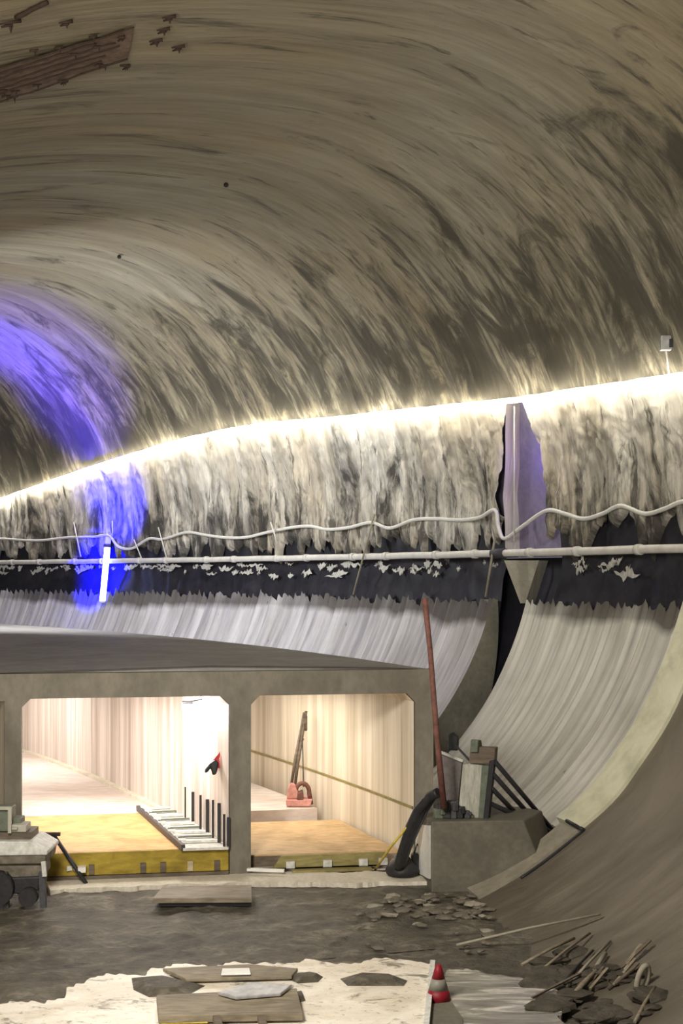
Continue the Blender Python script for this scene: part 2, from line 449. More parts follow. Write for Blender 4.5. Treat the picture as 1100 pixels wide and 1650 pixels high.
panel('wall_lining_far', M['corr_far'], A3, 1.03, .55, .11, '', .5, lambda a: 0)
# thick end face of the far panel
mb = MB(); inner = []; outer = []
for k in range(19):
    z = 7.05-k*.39; ph = math.asin((z-ZC)/A)
    th = .22+1.7*min(1, (7.05-z)/4.2)
    inner.append(wall_pt(A3-.0004, ph, -.05)); outer.append(wall_pt(A3-.0004, ph, th))
t = P(0, A3+.01, 0)-P(0, A3, 0)
mb.grid([inner, outer]); mb.grid([outer, [p+t for p in outer]])
mb.build('trim_2', M['endface'], kind='structure')

# ------------------------------------------------------------------ foreground invert lining
PROF = [(2.2, -.75), (3.6, -.5), (4.6, -.22), (5.6, .12), (6.7, .66), (8.0, 1.48), (9.05, 2.25), (9.95, 3.3), (10.5, 4.0), (10.95, 4.75), (11.55, 6.1), (12.0, 7.4)]
AR = .333
def prof_pt(t):
    i = min(int(t), len(PROF)-2); s = t-i
    p0 = PROF[max(0, i-1)]; p1 = PROF[i]; p2 = PROF[i+1]; p3 = PROF[min(len(PROF)-1, i+2)]
    f = lambda a, b, c, d: .5*((2*b)+(-a+c)*s+(2*a-5*b+4*c-d)*s*s+(-a+3*b-3*c+d)*s**3)
    return f(p0[0], p1[0], p2[0], p3[0]), f(p0[1], p1[1], p2[1], p3[1])
def inv_pt(t, ang, off=0.0):
    r, z = prof_pt(t); r2, z2 = prof_pt(min(t+.02, len(PROF)-1-1e-6)); r1, z1 = prof_pt(max(0, t-.02))
    dr, dz = r2-r1, z2-z1; l = hypot(dr, dz) or 1
    sh = -(AR-ang)*22*max(0, 1-t/9)
    return P(r+sh-dz/l*off, ang, z+dr/l*off)
TT = len(PROF)-1-1e-6
mb = MB(); rows = []; uvs = []
for i in range(141):
    ang = -.15+(AR+.15)*i/140
    row = []; ur = []
    for j in range(61):
        t = TT*j/60; d = .04*fr(ang*30, t*.8, 2)
        if t < 5: d += .10*fr(ang*160, t*1.5, 8)*(1-t/5)
        row.append(inv_pt(t, ang, d if i < 140 else 0)); ur.append((ang*105, t*1.4))
    rows.append(row); uvs.append(ur)
mb.grid(rows, uvs)
mb.grid([[inv_pt(TT*j/60, AR) for j in range(61)], [inv_pt(TT*j/60, AR, -.45) for j in range(61)]], [[(0, j) for j in range(61)], [(.4, j) for j in range(61)]])
mb.build('floor_invert', M['invert'], kind='structure')
def edge_strip(name, mat, t0, t1, a0, a1, th0, lift, label, cat, w0=1.0):
    mb = MB(); n = 40; L = [[], [], [], []]
    for k in range(n+1):
        s = k/n; t = t0+(t1-t0)*s; aa = a0+(a1-a0)*(w0+(1-w0)*s)
        L[0].append(inv_pt(t, a0, lift)); L[1].append(inv_pt(t, aa, lift)); L[2].append(inv_pt(t, aa, lift-th0)); L[3].append(inv_pt(t, a0, lift-th0))
    mb.grid(L+[L[0]], smooth=False)
    mb.poly([L[q][0] for q in range(4)]); mb.poly([L[q][-1] for q in range(4)][::-1])
    return tag(mb.build(name, mat), label, cat)
def t_at(px, py):
    best = None
    for k in range(0, 1100):
        t = k/100
        p = inv_pt(t, AR); x = 550+F*p.x/p.y; y = YH-F*(p.z-EYE)/p.y
        d = hypot(x-px, y-py)
        if best is None or d < best[0]: best = (d, t)
    return best[1]
tk = t_at(935, 1338)
edge_strip('edge_board', M['edge'], tk, TT, AR-.001, AR+.0095, .22, .10, 'cream yellow edge board following the curve between ribbed lining and smooth concrete', 'edge board', 1.25)
edge_strip('kerb_strip', M['edge2'], 2.6, tk-.06, AR-.0005, AR+.0085, .2, .06, 'thin grey kerb strip continuing the cream edge board down to the mud', 'kerb strip')
# shadow gap under the kerb, put in as a black line
mb = MB(); mb.tube([inv_pt(t_at(838, 1418)+(tk-t_at(838, 1418))*k/14, AR-.0022, .02) for k in range(15)], .035, 6)
mb.tube([inv_pt(tk, AR-.0025, .05), inv_pt(tk, AR+.006, .12)], .05, 6)
tag(mb.build('joint_shade_line', M['black']), 'black line standing for the shadow gap along the lower edge of the grey kerb strip', 'shade line')

# ------------------------------------------------------------------ floor
mb = MB(); rows = []
for i in range(150):
    y = 6+.24*i*1.0
    row = []
    for j in range(130):
        x = -17+33*j/129
        d = .10*fr(x*.45, y*.6, 1)+.05*fr(x*1.8, y*2.4, 4)
        d *= 1.0 if y < 33.2 else max(.05, 1-(y-33.2))
        row.append(Vector((x, y, -.02+d-.03)))
    rows.append(row)
mb.grid(rows); mb.build('floor', M['mud'], kind='structure')
mb = MB()
a_, b_, c_, d_ = P(-22, .30, -.06), P(12.4, .335, -.06), P(12.4, 1.05, -.06), P(-22, 1.05, -.06)
rows = [[P(-22+34.4*j/10, .30+.75*i/20, -.07) for j in range(11)] for i in range(21)]
mb.grid(rows); mb.build('floor_far', M['mud'], kind='structure')
mb = MB(); mb.grid([[Vector((-17, -30, -.1)), Vector((14, -30, -.1))], [Vector((-17, 8, -.1)), Vector((14, 8, -.1))]]); mb.build('floor_rear', M['mud'], kind='structure')
# floor strip before the twin box, its spilling light put into the pale colour
def sheet(name, px_pts, z, th, mat, jitter=0.0, sub=10, kind=None):
    pts = []; n = len(px_pts)
    for i in range(n):
        a, b = Vector(px_pts[i]), Vector(px_pts[(i+1) % n])
        m = max(1, int((b-a).length/sub))
        for k in range(m):
            q = a.lerp(b, k/m); j = jitter*(noise.noise(Vector((q.x*.022, q.y*.05, 3)))+.45*noise.noise(Vector((q.x*.09, q.y*.09, 8))))
            pts.append(ground(q.x+j*1.2, q.y+j, z))
    mb = MB(); f = mb.prism(pts, (0, 0, -th)); bmesh.ops.triangulate(mb.b, faces=[f for f in mb.b.faces if len(f.verts) > 4])
    return mb.build(name, mat, kind=kind)
sheet('lit_floor_strip', [(72, 1413), (330, 1408), (655, 1404), (692, 1404), (692, 1420), (560, 1422), (420, 1421), (250, 1427), (80, 1434)], .06, .2, M['palefloor'], 3, 4, 'structure')
o = sheet('slurry_patch', [(-40, 1622), (100, 1604), (150, 1578), (215, 1570), (260, 1558), (480, 1549), (560, 1552), (640, 1549), (697, 1552), (690, 1600), (682, 1665), (660, 1760), (-40, 1760)], .16, .3, M['slurry'], 9, 3)
tag(o, 'pale cream wet slurry patch covering the ground left of the red cone', 'slurry patch')
o = sheet('wet_mud_patch', [(702, 1580), (740, 1562), (800, 1570), (860, 1580), (905, 1600), (900, 1640), (960, 1700), (960, 1760), (672, 1760), (690, 1650)], .12, .25, M['wet'], 9, 3)
tag(o, 'streaky grey wet mud patch lying right of the red cone', 'mud patch')

# ------------------------------------------------------------------ TWIN BOX CULVERT
AL = radians(9); X0, Y0 = -2.973, 34.743
ev = Vector((cos(AL), sin(AL), 0)); nv = Vector((-sin(AL), cos(AL), 0)); F0 = Vector((X0, Y0, 0))
def s_px(px): k = (px-550)/F; return (k*Y0-X0)/(cos(AL)-k*sin(AL))
def FP(s, z, d=0.0): return F0+ev*s+nv*d+Vector((0, 0, z))
def on_face(s, py):   # height of a picture row on the face
    p = FP(s, 0); return EYE-(py-YH)/F*p.y
SL0, SL1, SR0, SR1, SO = s_px(34), s_px(370), s_px(404), s_px(669), s_px(698)
SLO = s_px(7); SLF = s_px(-70); ZT, ZR, ZD = 4.80, 5.45, .745
print('box', SLO, SL0, SL1, SR0, SR1, SO, on_face(0, 1378), on_face(0, 1120))
def bp(s, t, z, a_end=1.02):      # point of the box running back along the bend from the face
    p = FP(s, 0); r, a = rang(p.x, p.y); r += 0; return P(r, a+(a_end-a)*t, z)
cul = empty('twin_box_culvert', FP(0, 0), 'twin box concrete road culvert with two lit chamfered openings', 'culvert', kind='thing')
NT = 60
def ts(n=NT): return [(k/n)**1.6 for k in range(n+1)]
# portal front: one mesh with two openings
mb = MB()
hc = .24; D0 = .35
def face_poly(pts): mb.prism([FP(s, z, 0) for s, z in pts], nv*D0)
face_poly([(SLO, -.3), (SL0, -.3), (SL0, ZT-hc), (SL0+hc, ZT), (SL0+hc, ZR), (SLF, ZR), (SLF, ZT-.05), (SLO, ZT-.05)])
face_poly([(SL0+hc, ZT), (SL1-hc, ZT), (SL1-hc, ZR), (SL0+hc, ZR)])
face_poly([(SL1-hc, ZT), (SL1, ZT-hc), (SL1, -.3), (SR0, -.3), (SR0, ZT-hc), (SR0+hc, ZT), (SR0+hc, ZR), (SL1-hc, ZR)])
face_poly([(SR0+hc, ZT), (SR1-hc, ZT), (SR1-hc, ZR), (SR0+hc, ZR)])
face_poly([(SR1-hc, ZT), (SR1, ZT-hc), (SR1, -.3), (SO, -.3), (SO, ZR), (SR1-hc, ZR)])
pf = mb.build('portal_frame', M['portal'], cul)
def along(name, mat, prof, parent=cul, t0=0.0, t1=1.0, uvscale=1.0, d0=.3, n=NT, caps=True):
    mb = MB(); rows = []; uvs = []
    for t in [t0+(t1-t0)*x for x in ts(n)]:
        row = []; ur = []; acc = 0; last = None
        for s, z in prof:
            p = bp(s, t, z); p = p+nv*d0*(1 if t == 0 else 0)
            if last: acc += hypot(s-last[0], z-last[1])
            last = (s, z); q = FP(s, 0); r, a = rang(q.x, q.y)
            row.append(p); ur.append(((a+(1.02-a)*t)*R, acc))
        rows.append(row); uvs.append(ur)
    mb.grid(rows, uvs, smooth=False)
    if caps:
        for row in (rows[0], rows[-1]):
            if len(row) > 3:
                try: mb.b.faces.new([mb.b.verts.new(p) for p in row[:-1]])
                except Exception: pass
    return mb.build(name, mat, parent)
along('roof_slab', M['roof'], [(SLF, ZT), (SLF, ZR), (-.5, ZR+.16), (SO-1.2, ZR+.06), (SO, ZR-.02), (SO, ZT), (SR1-hc, ZT), (SR1-hc, ZT+.01), (SLF, ZT)])
along('outer_wall', M['wall_cream'], [(SR1, -.2), (SR1, ZT-hc), (SR1-hc, ZT), (SR1-hc, ZT+.05), (SO, ZT+.05), (SO, -.2), (SR1, -.2)])
along('outer_wall', M['wall_cream'], [(SL0, -.2), (SL0, ZT-hc), (SL0+hc, ZT), (SL0+hc, ZT+.05), (SLO, ZT+.05), (SLO, -.2), (SL0, -.2)])
along('divider_wall', M['wall_pink'], [(SL1, -.2), (SL1, ZT-hc), (SL1-hc, ZT), (SL1-hc, ZT+.04), (SR0+hc, ZT+.04), (SR0+hc, ZT), (SR0, ZT-hc), (SR0, -.2), (SL1, -.2)])
zk = 1.66
along('wall_rail', M['dkbeam'], [(SR1-.05, zk-.03), (SR1-.05, zk+.03), (SR1+.01, zk+.03), (SR1+.01, zk-.03), (SR1-.05, zk-.03)], t0=.0)
along('lower_wall_facing', M['wall_cream'], [(SR1-.03, .1), (SR1-.03, zk-.03), (SR1+.01, zk-.03), (SR1+.01, .1), (SR1-.03, .1)])
along('lane_floor', M['lanefloor'], [(SL0, ZD-.06), (SL1, ZD-.06), (SL1, ZD-.4), (SL0, ZD-.4), (SL0, ZD-.06)], t0=.075)
along('lane_floor', M['lanefloor'], [(SR0, .68), (SR1-.45, .68), (SR1-.45, .2), (SR0, .2), (SR0, .68)], t0=.085)
along('lane_floor', M['lanefloor'], [(SR0, .12), (SR1, .12), (SR1, -.1), (SR0, -.1), (SR0, .12)], t0=.0)
along('wall_kerb', M['palefloor'], [(SL1-.22, ZD-.06), (SL1-.22, ZD+.02), (SL1, ZD+.02), (SL1, ZD-.06), (SL1-.22, ZD-.06)], t0=.08)

# ceiling lamp strips in the two lanes
def strip_lamp(s, t0, t1, label, e):
    pts = [bp(s, t0+(t1-t0)*k/8, ZT-.10) for k in range(9)]
    o = empty('ceiling_lamp', pts[0], label, 'lamp', 'lane ceiling lamps')
    m = MB(); m.tube([p+Vector((0, 0, .04)) for p in pts], .07, 8); m.build('housing', M['white'], o)
    m = MB(); m.tube([p-Vector((0, 0, .03)) for p in pts], .055, 8); m.build('glow_tube', M['strip'], o)
for k in range(5):
    t = .05+.16*k
    for s, nm, e in ((-2.6, 'left', 520), (2.9, 'right', 420)):
        p0, p1 = bp(s, t, ZT-.2), bp(s, t+.08, ZT-.2)
        dd = p1-p0
        l = light('lane_light', 'AREA', (p0+p1)/2, e*(.8 if k else .75), (1, .93, .82) if s > 0 else (1, .93, .87), rot=(0, 0, atan2(dd.y, dd.x)), shape='RECTANGLE', size=dd.length, size_y=1.2)

# bright work lamp high on the divider, just inside the left opening
lp = bp(SL1-.40, .040, 4.28)
wl = empty('work_lamp', lp, 'blinding white work lamp mounted high on the divider wall in left opening', 'lamp')
MB().box(lp+Vector((0, 0, .1)), (.32, .14, .10)).build('housing', M['dark'], wl, .02)
MB().box(lp-Vector((0, .05, .0)), (.28, .06, .12)).build('lens', M['lamp'], wl)
MB().bar(lp+Vector((0, 0, .12)), lp+Vector((.42, 0.02, .2)), .04, .04).build('bracket', M['dark'], wl)
light('work_lamp_light', 'POINT', lp+Vector((-.25, -.1, -.15)), 420, (1, .95, .9), shadow_soft_size=.15)

# ------------------------------------------------------------------ formwork decks in the openings
def fq(s, d, z): return FP(s, z, d)
dk = empty('formwork_deck', FP(-2.7, 0, .2), 'large orange plywood formwork deck with yellow front beam in left opening', 'deck')
s_hi = s_px(268)
def Lbox(name, mat, s0, s1, d0, d1, z0, z1, parent, skew=0.0, bevel=0):
    pts = [FP(s0, z0, d0), FP(s1, z0, d0), FP(s1-skew, z0, d1), FP(s0-skew, z0, d1)]
    return MB().prism(pts, (0, 0, z1-z0)).build(name, mat, parent, bevel)
Lbox('plywood_sheet', M['deck'], s_px(62), SL1-.02, .12, 5.6, ZD-.10, ZD, dk, .95)
Lbox('front_beam', M['beam'], s_px(72), SL1-.03, .02, .14, .16, ZD-.0, dk)
Lbox('sill_plate', M['brownwood'], s_px(72), SL1-.03, -.06, .14, .02, .15, dk)
for px in (143, 226, 258, 345, 302): Lbox('joist_end', M['brownwood'] if px != 302 else M['joist'], s_px(px), s_px(px+9), -.03, .03, .18, .44, dk)
dr = empty('formwork_deck', FP(2.7, 0, .2), 'smaller pale plywood deck with olive front edge in right opening', 'deck')
Lbox('plywood_sheet', M['decklight'], SR0+.02, SR1-.35, .5, 5.2, .36, .44, dr, .95)
ss = s_px(455)
MB().prism([FP(s_px(440), .08, .25), FP(SR1-.75, .08, .25), FP(SR1-.75, .44, .25), FP(ss, .44, .25)], nv*.12).build('front_edge', M['dkbeam'], dr)
MB().prism([FP(SR0+.02, .05, .45), FP(ss, .05, .45), FP(ss, .40, .45), FP(SR0+.02, .40, .45)], nv*.1).build('back_board', M['brownwood'], dr)
for px in (462, 522, 580, 612): Lbox('joist_end', M['grey'], s_px(px), s_px(px+14), .15, .27, .10, .30, dr)
Lbox('bottom_plank', M['dkbeam'], s_px(470), s_px(598), -.15, .1, .05, .11, dr)

# shutter strip with pale mats along the divider
st_ = empty('shutter_strip', FP(-.6, ZD, 1), 'dark edged strip of pale grey rebar mats lying beside the divider wall', 'shutter strip')
def deckpt(px, py, z=ZD): return ground(px, py, z)
Ra, Rb, Rc, Rd = deckpt(222, 1306), deckpt(295, 1371), deckpt(368, 1369), deckpt(282, 1303)
MB().prism([Ra, Rb, Rc, Rd], (0, 0, .07)).build('tray', M['grey'], st_)
MB().bar(Ra+Vector((0, 0, .08)), Rb+Vector((0, 0, .08)), .10, .16).build('edge_board', M['dark'], st_)
for k in range(9):
    a = Ra.lerp(Rb, (k+.6)/9.6); b = Rd.lerp(Rc, (k+.6)/9.6)
    m = MB(); v = Vector((0, 0, .12))
    m.bar(a.lerp(b, .12)+v, a.lerp(b, .9)+v, .11, .04)
    m.build('mat', M['greygreen'] if k % 2 else M['grey'], st_)
    m = MB(); m.box(a.lerp(b, .1)+Vector((0, 0, .16)), (.2, .13, .05), .3); m.build('chair_spacer', M['white'], st_)
# starter sleeves along the divider
tops = [(276, 1258, 1300), (287, 1262, 1308), (299, 1268, 1322), (311, 1276, 1330), (323, 1281, 1340), (334, 1288, 1345), (343, 1289, 1354), (353, 1294, 1362), (361, 1312, 1368), (368, 1317, 1368)]
for k, (px, y0, y1) in enumerate(tops):
    b = ground(px, y1, ZD); top = at(px, y0, b.y)
    m = MB().bar(b-Vector((0, 0, 0)), top, .09 if k % 2 else .06, .06, (0, 1, 0))
    tag(m.build('wall_batten', M['black']), 'thin black upright batten in the row along the pinkish divider wall', 'batten', 'black battens along the divider wall')

# red bag-like jacket hung on the divider
p = at(355, 1225, 35.6)
jk = empty('hung_jacket', p, 'dark red jacket with black pouch hanging on the divider wall in left opening', 'jacket')
def blob(name, pts, mat, parent, th=.25):
    m = MB(); m.prism(pts, (0, th, 0)); o = m.build(name, mat, parent, .05); return o
D = 35.6
blob('jacket_body', [at(x, y, D) for x, y in ((364, 1194), (366, 1238), (356, 1240), (346, 1236), (341, 1226), (350, 1216), (356, 1206))], M['red'], jk)
blob('pouch', [at(x, y, D-.1) for x, y in ((346, 1224), (352, 1230), (348, 1248), (342, 1250), (339, 1238), (334, 1245), (329, 1246), (330, 1240), (338, 1230))], M['black'], jk, .2)
blob('sleeve', [at(x, y, D-.12) for x, y in ((357, 1212), (361, 1222), (359, 1240), (354, 1238), (352, 1224))], M['pinkred'], jk, .1)

# ------------------------------------------------------------------ hoist machine in the right opening
D = F*(EYE-.72)/(1299-YH)
hz = at(482, 1299, D)
hm = empty('site_hoist', hz, 'pinkish red hoist with round guards and a tall leaning wooden boom', 'hoist')
m = MB(); m.prism([at(461, 1300, D), at(500, 1300, D), at(503, 1288, D), at(460, 1289, D)], (0, .8, 0)); m.build('base_frame', M['pinkred'], hm, .04)
m = MB(); m.prism([at(x, y, D+.1) for x, y in ((461, 1288), (463, 1272), (468, 1262), (475, 1264), (480, 1276), (482, 1288))], (0, .5, 0)); m.build('motor_cover', M['pinkred'], hm, .05)
m = MB(); m.prism([at(x, y, D) for x, y in ((478, 1290), (479, 1278), (487, 1275), (489, 1290))], (0, .4, 0)); m.build('gearbox', M['rust'], hm, .03)
loop = [at(487+11*cos(a), 1277+15*sin(a), D+.2) for a in [pi*1.02+pi*1.0*k/12 for k in range(13)]]
loop = [at(477, 1292, D+.2)]+loop+[at(501, 1296, D+.2)]
m = MB(); m.tube(loop, .07, 8); m.build('guard_hoop', M['rust'], hm)
m = MB(); m.tube([at(469, 1266, D+.3), at(475, 1228, D+.5), at(490, 1148, D+.9)], [.05, .06, .05], 6); m.tube([at(475, 1266, D+.3), at(480, 1228, D+.5), at(493, 1146, D+.9)], [.05, .06, .05], 6)
m.build('boom', M['brownwood'], hm)
m = MB(); m.tube([at(487, 1190, D+.7), at(489, 1268, D+.3)], .02, 5); m.tube([at(483, 1205, D+.6), at(489, 1190, D+.7)], .02, 5); m.build('cable', M['dark'], hm)
m = MB(); m.box(at(491, 1165, D+.85), (.16, .16, .5)); m.build('boom_head', M['brownwood'], hm, .03)

# ------------------------------------------------------------------ concrete block and what stands on it
yb = 33.3; zt = EYE-(1324-YH)/F*yb
bl = [(at(695, 1324, yb).x, yb), (at(845, 1324, yb).x, yb+.2), (at(875, 1350, yb+1.4).x, yb+1.6), (at(836, 1310, yb+2.2).x, yb+2.2), (at(672, 1324, yb+1.9).x, yb+1.9)]
m = MB(); base = [Vector((x, y, -.2)) for x, y in bl]; top = [Vector((x, y, zt)) for x, y in bl]
base[1].x += .75; base[2].x += .55
vb = [m.b.verts.new(v) for v in base]; vt = [m.b.verts.new(v) for v in top]
m.b.faces.new(vb[::-1]); m.b.faces.new(vt)
for i in range(5): m.b.faces.new([vb[i], vb[(i+1) % 5], vt[(i+1) % 5], vt[i]])
tag(m.build('concrete_block', M['block'], bevel=.04), 'large grey concrete block with sloped right side beside the right opening', 'concrete block')

m = MB(); m.prism([at(694, 1330, yb+.05), at(694, 1416, yb+.05), at(672, 1404, yb+1.9), at(672, 1328, yb+1.9)], (-.05, -.04, 0))  # added white face: light from the box put into the block's side
tag(m.build('lit_side_board', M['white']), 'white board added to stand for the lit left side of the concrete block', 'board')
yy = yb+.55
sh = empty('steel_shutter', at(765, 1322, yy), 'upright steel wall shutter with pale face and dark stiffeners on the concrete block', 'wall shutter')
m = MB(); m.prism([at(x, y, yy) for x, y in ((737, 1318), (745, 1232), (758, 1230), (784, 1234), (776, 1318))], (.15, .12, 0)); m.build('face_sheet', M['shutter'], sh, .01)
m = MB(); m.prism([at(x, y, yy-.05) for x, y in ((770, 1318), (776, 1233), (789, 1234), (781, 1320))], (.1, .3, 0)); m.build('side_stiffener', M['greygreen'], sh, .01)
m = MB(); m.prism([at(x, y, yy-.12) for x, y in ((778, 1320), (788, 1226), (796, 1224), (786, 1321))], (.08, .2, 0)); m.build('edge_rib', M['black'], sh)
m = MB(); m.prism([at(x, y, yy-.1) for x, y in ((755, 1230), (758, 1193), (771, 1194), (772, 1204), (798, 1205), (796, 1232))], (.1, .25, 0)); m.build('top_waler', M['brownwood'], sh, .02)
m = MB(); m.prism([at(x, y, yy-.2) for x, y in ((757, 1212), (758, 1192), (770, 1193), (769, 1212))], (.05, .1, 0)); m.build('top_block', M['greygreen'], sh, .01)
yy2 = yb+1.1
sb = empty('form_board', at(728, 1318, yy2), 'mauve grey tapered form board with pale top edge left of the steel shutter', 'form board')
m = MB(); m.prism([at(x, y, yy2) for x, y in ((717, 1320), (711, 1213), (744, 1226), (735, 1318))], (.05, .12, 0)); m.build('board', M['mauve'], sb, .01)
m = MB(); m.bar(at(708, 1211, yy2-.05), at(745, 1226, yy2-.05), .12, .07); m.build('top_edge', M['grey'], sb)
m = MB(); m.prism([at(x, y, yy2-.1) for x, y in ((721, 1209), (722, 1184), (729, 1180), (738, 1188), (737, 1210))], (.05, .2, 0)); m.build('clamp', M['black'], sb, .03)
m = MB(); m.bar(at(733, 1200, yy2-.1), at(757, 1226, yy2-.1), .06, .06); m.build('tie_arm', M['black'], sb)
# clutter at the foot of the shutter
for k, (px, py, sx, sz, mt) in enumerate(((716, 1304, .35, .4, 'black'), (728, 1300, .3, .45, 'dark'), (708, 1310, .3, .25, 'greygreen'), (741, 1312, .22, .3, 'black'), (752, 1316, .15, .2, 'dark'))):
    c = at(px, py, yb+.5); c.z = zt+sz/2
    m = MB(); m.box(c, (sx, .25, sz), random.uniform(-.5, .5)); m.box(c+Vector((.05, -.1, sz*.2)), (sx*.5, .2, sz*.5), .4)
    tag(m.build('steel_clamp', M[mt], bevel=.03), 'dark steel form clamp lying on the block at the foot of the shutter', 'clamp', 'steel clamps on the concrete block')
# raking braces from the shutter to the ribbed lining
for k, ((x0_, y0_), (x1_, y1_), d1, lab) in enumerate((((797, 1227), (893, 1341), 3.2, 'uppermost and longest dark raking brace behind the steel shutter'), ((793, 1246), (866, 1328), 2.6, 'second dark raking brace down behind the steel shutter'), ((790, 1268), (838, 1318), 2.0, 'short dark brace under the second raking brace'), ((784, 1292), (884, 1338), 2.9, 'lowest and flattest dark brace reaching from the shutter foot'))):
    m = MB(); m.tube([at(x0_, y0_, yb+.5), at(x1_, y1_, yb+d1)], .065, 8)
    tag(m.build('raking_brace', M['black']), lab, 'brace', None)
m = MB(); m.tube([at(866, 1352, yb+2.4), at(895, 1343, yb+2.9)], .07, 8)
tag(m.build('brace_shoe', M['grey']), 'pale steel shoe bar where the dark braces meet the lining', 'brace shoe')

# rusty pole
m = MB(); m.tube([at(684, 964, 33.0), at(693, 1050, 33.05), at(703, 1180, 33.1), at(715, 1302, 33.4)], [.075, .07, .075, .09], 10)
tag(m.build('rusty_pole', M['rust']), 'tall rusty red pole leaning beside the right corner of the culvert', 'pole')

# black hose bundle and yellow stick
hb = empty('hose_bundle', at(650, 1405, 34), 'thick black hose bundle bending from the ground up to the concrete block', 'hose')
for k, (dx, r) in enumerate(((0, .13), (7, .10), (13, .06))):
    pts = [(641+dx*.6, 1398), (649+dx*.7, 1370), (660+dx, 1335), (674+dx, 1305), (692+dx*.6, 1284), (706, 1277)]
    P_ = [Vector((*q, 0)) for q in pts]; out = []
    for i in range(len(P_)-1):
        for s in range(4): out.append(P_[i].lerp(P_[i+1], s/4))
    out.append(P_[-1])
    m = MB(); m.tube([at(q.x, q.y, 34.2+.02*k-.9*(i/len(out))) for i, q in enumerate(out)], r, 10); m.build('hose', M['black'] if k < 2 else M['dark'], hb)
m = MB()
c = ground(648, 1408, .1); m.lathe(c, [(.42, 0), (.46, .1), (.40, .22), (.25, .36), (.12, .55)], 14); m.build('coupling_foot', M['black'], hb)
pm = empty('water_pump', ground(672, 1412, .05), 'small dark pump standing at the pale side of the concrete block', 'pump')
c = ground(672, 1408, .05); MB().box(c+Vector((0, 0, .3)), (.34, .3, .5)).build('body', M['black'], pm, .06); MB().tube([c+Vector((-.1, 0, .5)), c+Vector((0, 0, .8)), c+Vector((.12, 0, .5))], .03, 6).build('handle', M['dark'], pm)
m = MB(); m.tube([ground(604, 1402, .05), at(628, 1366, 34.1), at(655, 1333, 33.8)], .035, 6)
tag(m.build('yellow_stick', M['yellow']), 'thin yellow stick leaning against the black hose bundle', 'stick')
# clutter in the left corner of the right opening
for k, (px, py, L, a) in enumerate(((418, 1396, .8, .2), (428, 1402, 1.0, -.15), (420, 1388, .6, .5))):
    c = ground(px, py, .12+.06*k)
    m = MB(); m.box(c, (L, .12, .07), a)
    tag(m.build('scrap_timber', M[('black', 'white', 'oldwood')[k]]), ('black scrap batten lying at the foot of the culvert divider', 'white scrap batten lying at the foot of the culvert divider', 'short brown scrap batten on top of the others by the divider')[k], 'scrap timber')

# ------------------------------------------------------------------ left foreground cart with slab, crates, T handled tool
gy = F*EYE/(1462-YH)
def L(px, py, d=0): return at(px, py, gy+d)
ct = empty('site_cart', L(30, 1462), 'dark mud covered cart with a thick pale top at the left edge', 'cart')
m = MB(); m.prism([L(-60, 1356), L(50, 1356), L(76, 1371), L(76, 1378), L(-60, 1380)], (0, 1.3, 0)); m.build('top_slab', M['grey'], ct, .03)
m = MB(); m.prism([L(-60, 1380, .05), L(74, 1377, .05), L(72, 1392, .05), L(-60, 1394, .05)], (0, 1.2, 0)); m.build('side_rail', M['stone'], ct, .03)
m = MB(); m.prism([L(-60, 1394, .15), L(66, 1393, .15), L(68, 1414, .15), L(30, 1418, .15), L(-60, 1412, .15)], (0, 1.0, 0)); m.build('chassis', M['stone'], ct, .06)
m = MB(); m.prism([L(12, 1414, .1), L(66, 1412, .1), L(62, 1436, .1), L(40, 1444, .1), L(18, 1440, .1)], (0, .9, 0)); m.build('underbody', M['black'], ct, .05)
m = MB(); m.bar(L(70, 1388), L(72, 1412), .10, .08, (0, 1, 0)); m.build('corner_post', M['grey'], ct)
for px in (-22, 8, 68):
    m = MB(); m.bar(L(px, 1405, .1), L(px+2, 1462, .1), .14, .14, (0, 1, 0)); m.build('leg', M['dark'], ct)
for px, rr in ((-8, .42), (44, .22)):
    c = L(px, 1462-rr/gy*F*1.0, -.15); m = MB()
    m.tube([c, c+Vector((0, .28, 0))], rr, 20); m.build('wheel', M['black'], ct)
cr = empty('green_crate', L(5, 1353, .3), 'grey green open crate standing on the cart top at the left edge', 'crate')
m = MB(); m.prism([L(-30, 1340, .2), L(14, 1340, .2), L(14, 1304, .2), L(-30, 1304, .2)], (0, .7, 0)); m.build('box', M['greygreen'], cr, .02)
m = MB(); m.bar(L(-30, 1302, .15), L(18, 1302, .15), .1, .07); m.bar(L(16, 1300, .15), L(16, 1342, .15), .08, .08, (0, 1, 0)); m.build('rim', M['wedge'], cr)
m = MB(); m.prism([L(-30, 1356, .25), L(50, 1356, .25), L(50, 1341, .25), L(-30, 1341, .25)], (0, .8, 0))
tag(m.build('packing_beam', M['brownwood'], bevel=.01), 'dark brown packing beam lying under the green crate on the cart', 'beam')
m = MB(); m.prism([L(18, 1341, .2), L(42, 1341, .2), L(42, 1329, .2), L(18, 1329, .2)], (0, .5, 0)); m.box(L(24, 1335, .15), (.14, .1, .06))
tag(m.build('tool_box', M['wedge'], bevel=.02), 'small pale tool box beside the green crate on the cart', 'tool box')
m = MB(); m.prism([L(20, 1329, .4), L(34, 1329, .4), L(34, 1318, .4), L(20, 1318, .4)], (0, .4, 0))
tag(m.build('tin_can', M['greygreen'], bevel=.02), 'low grey green tin standing behind the small pale tool box', 'tin')
tb = ground(139, 1424, .05)
tt = empty('screed_rake', tb, 'dark long handled rake leaning up with its toothed head in the air', 'rake')
hd = at(86, 1345, tb.y+.6)
m = MB(); m.tube([tb, hd], .055, 8); m.build('handle', M['black'], tt)
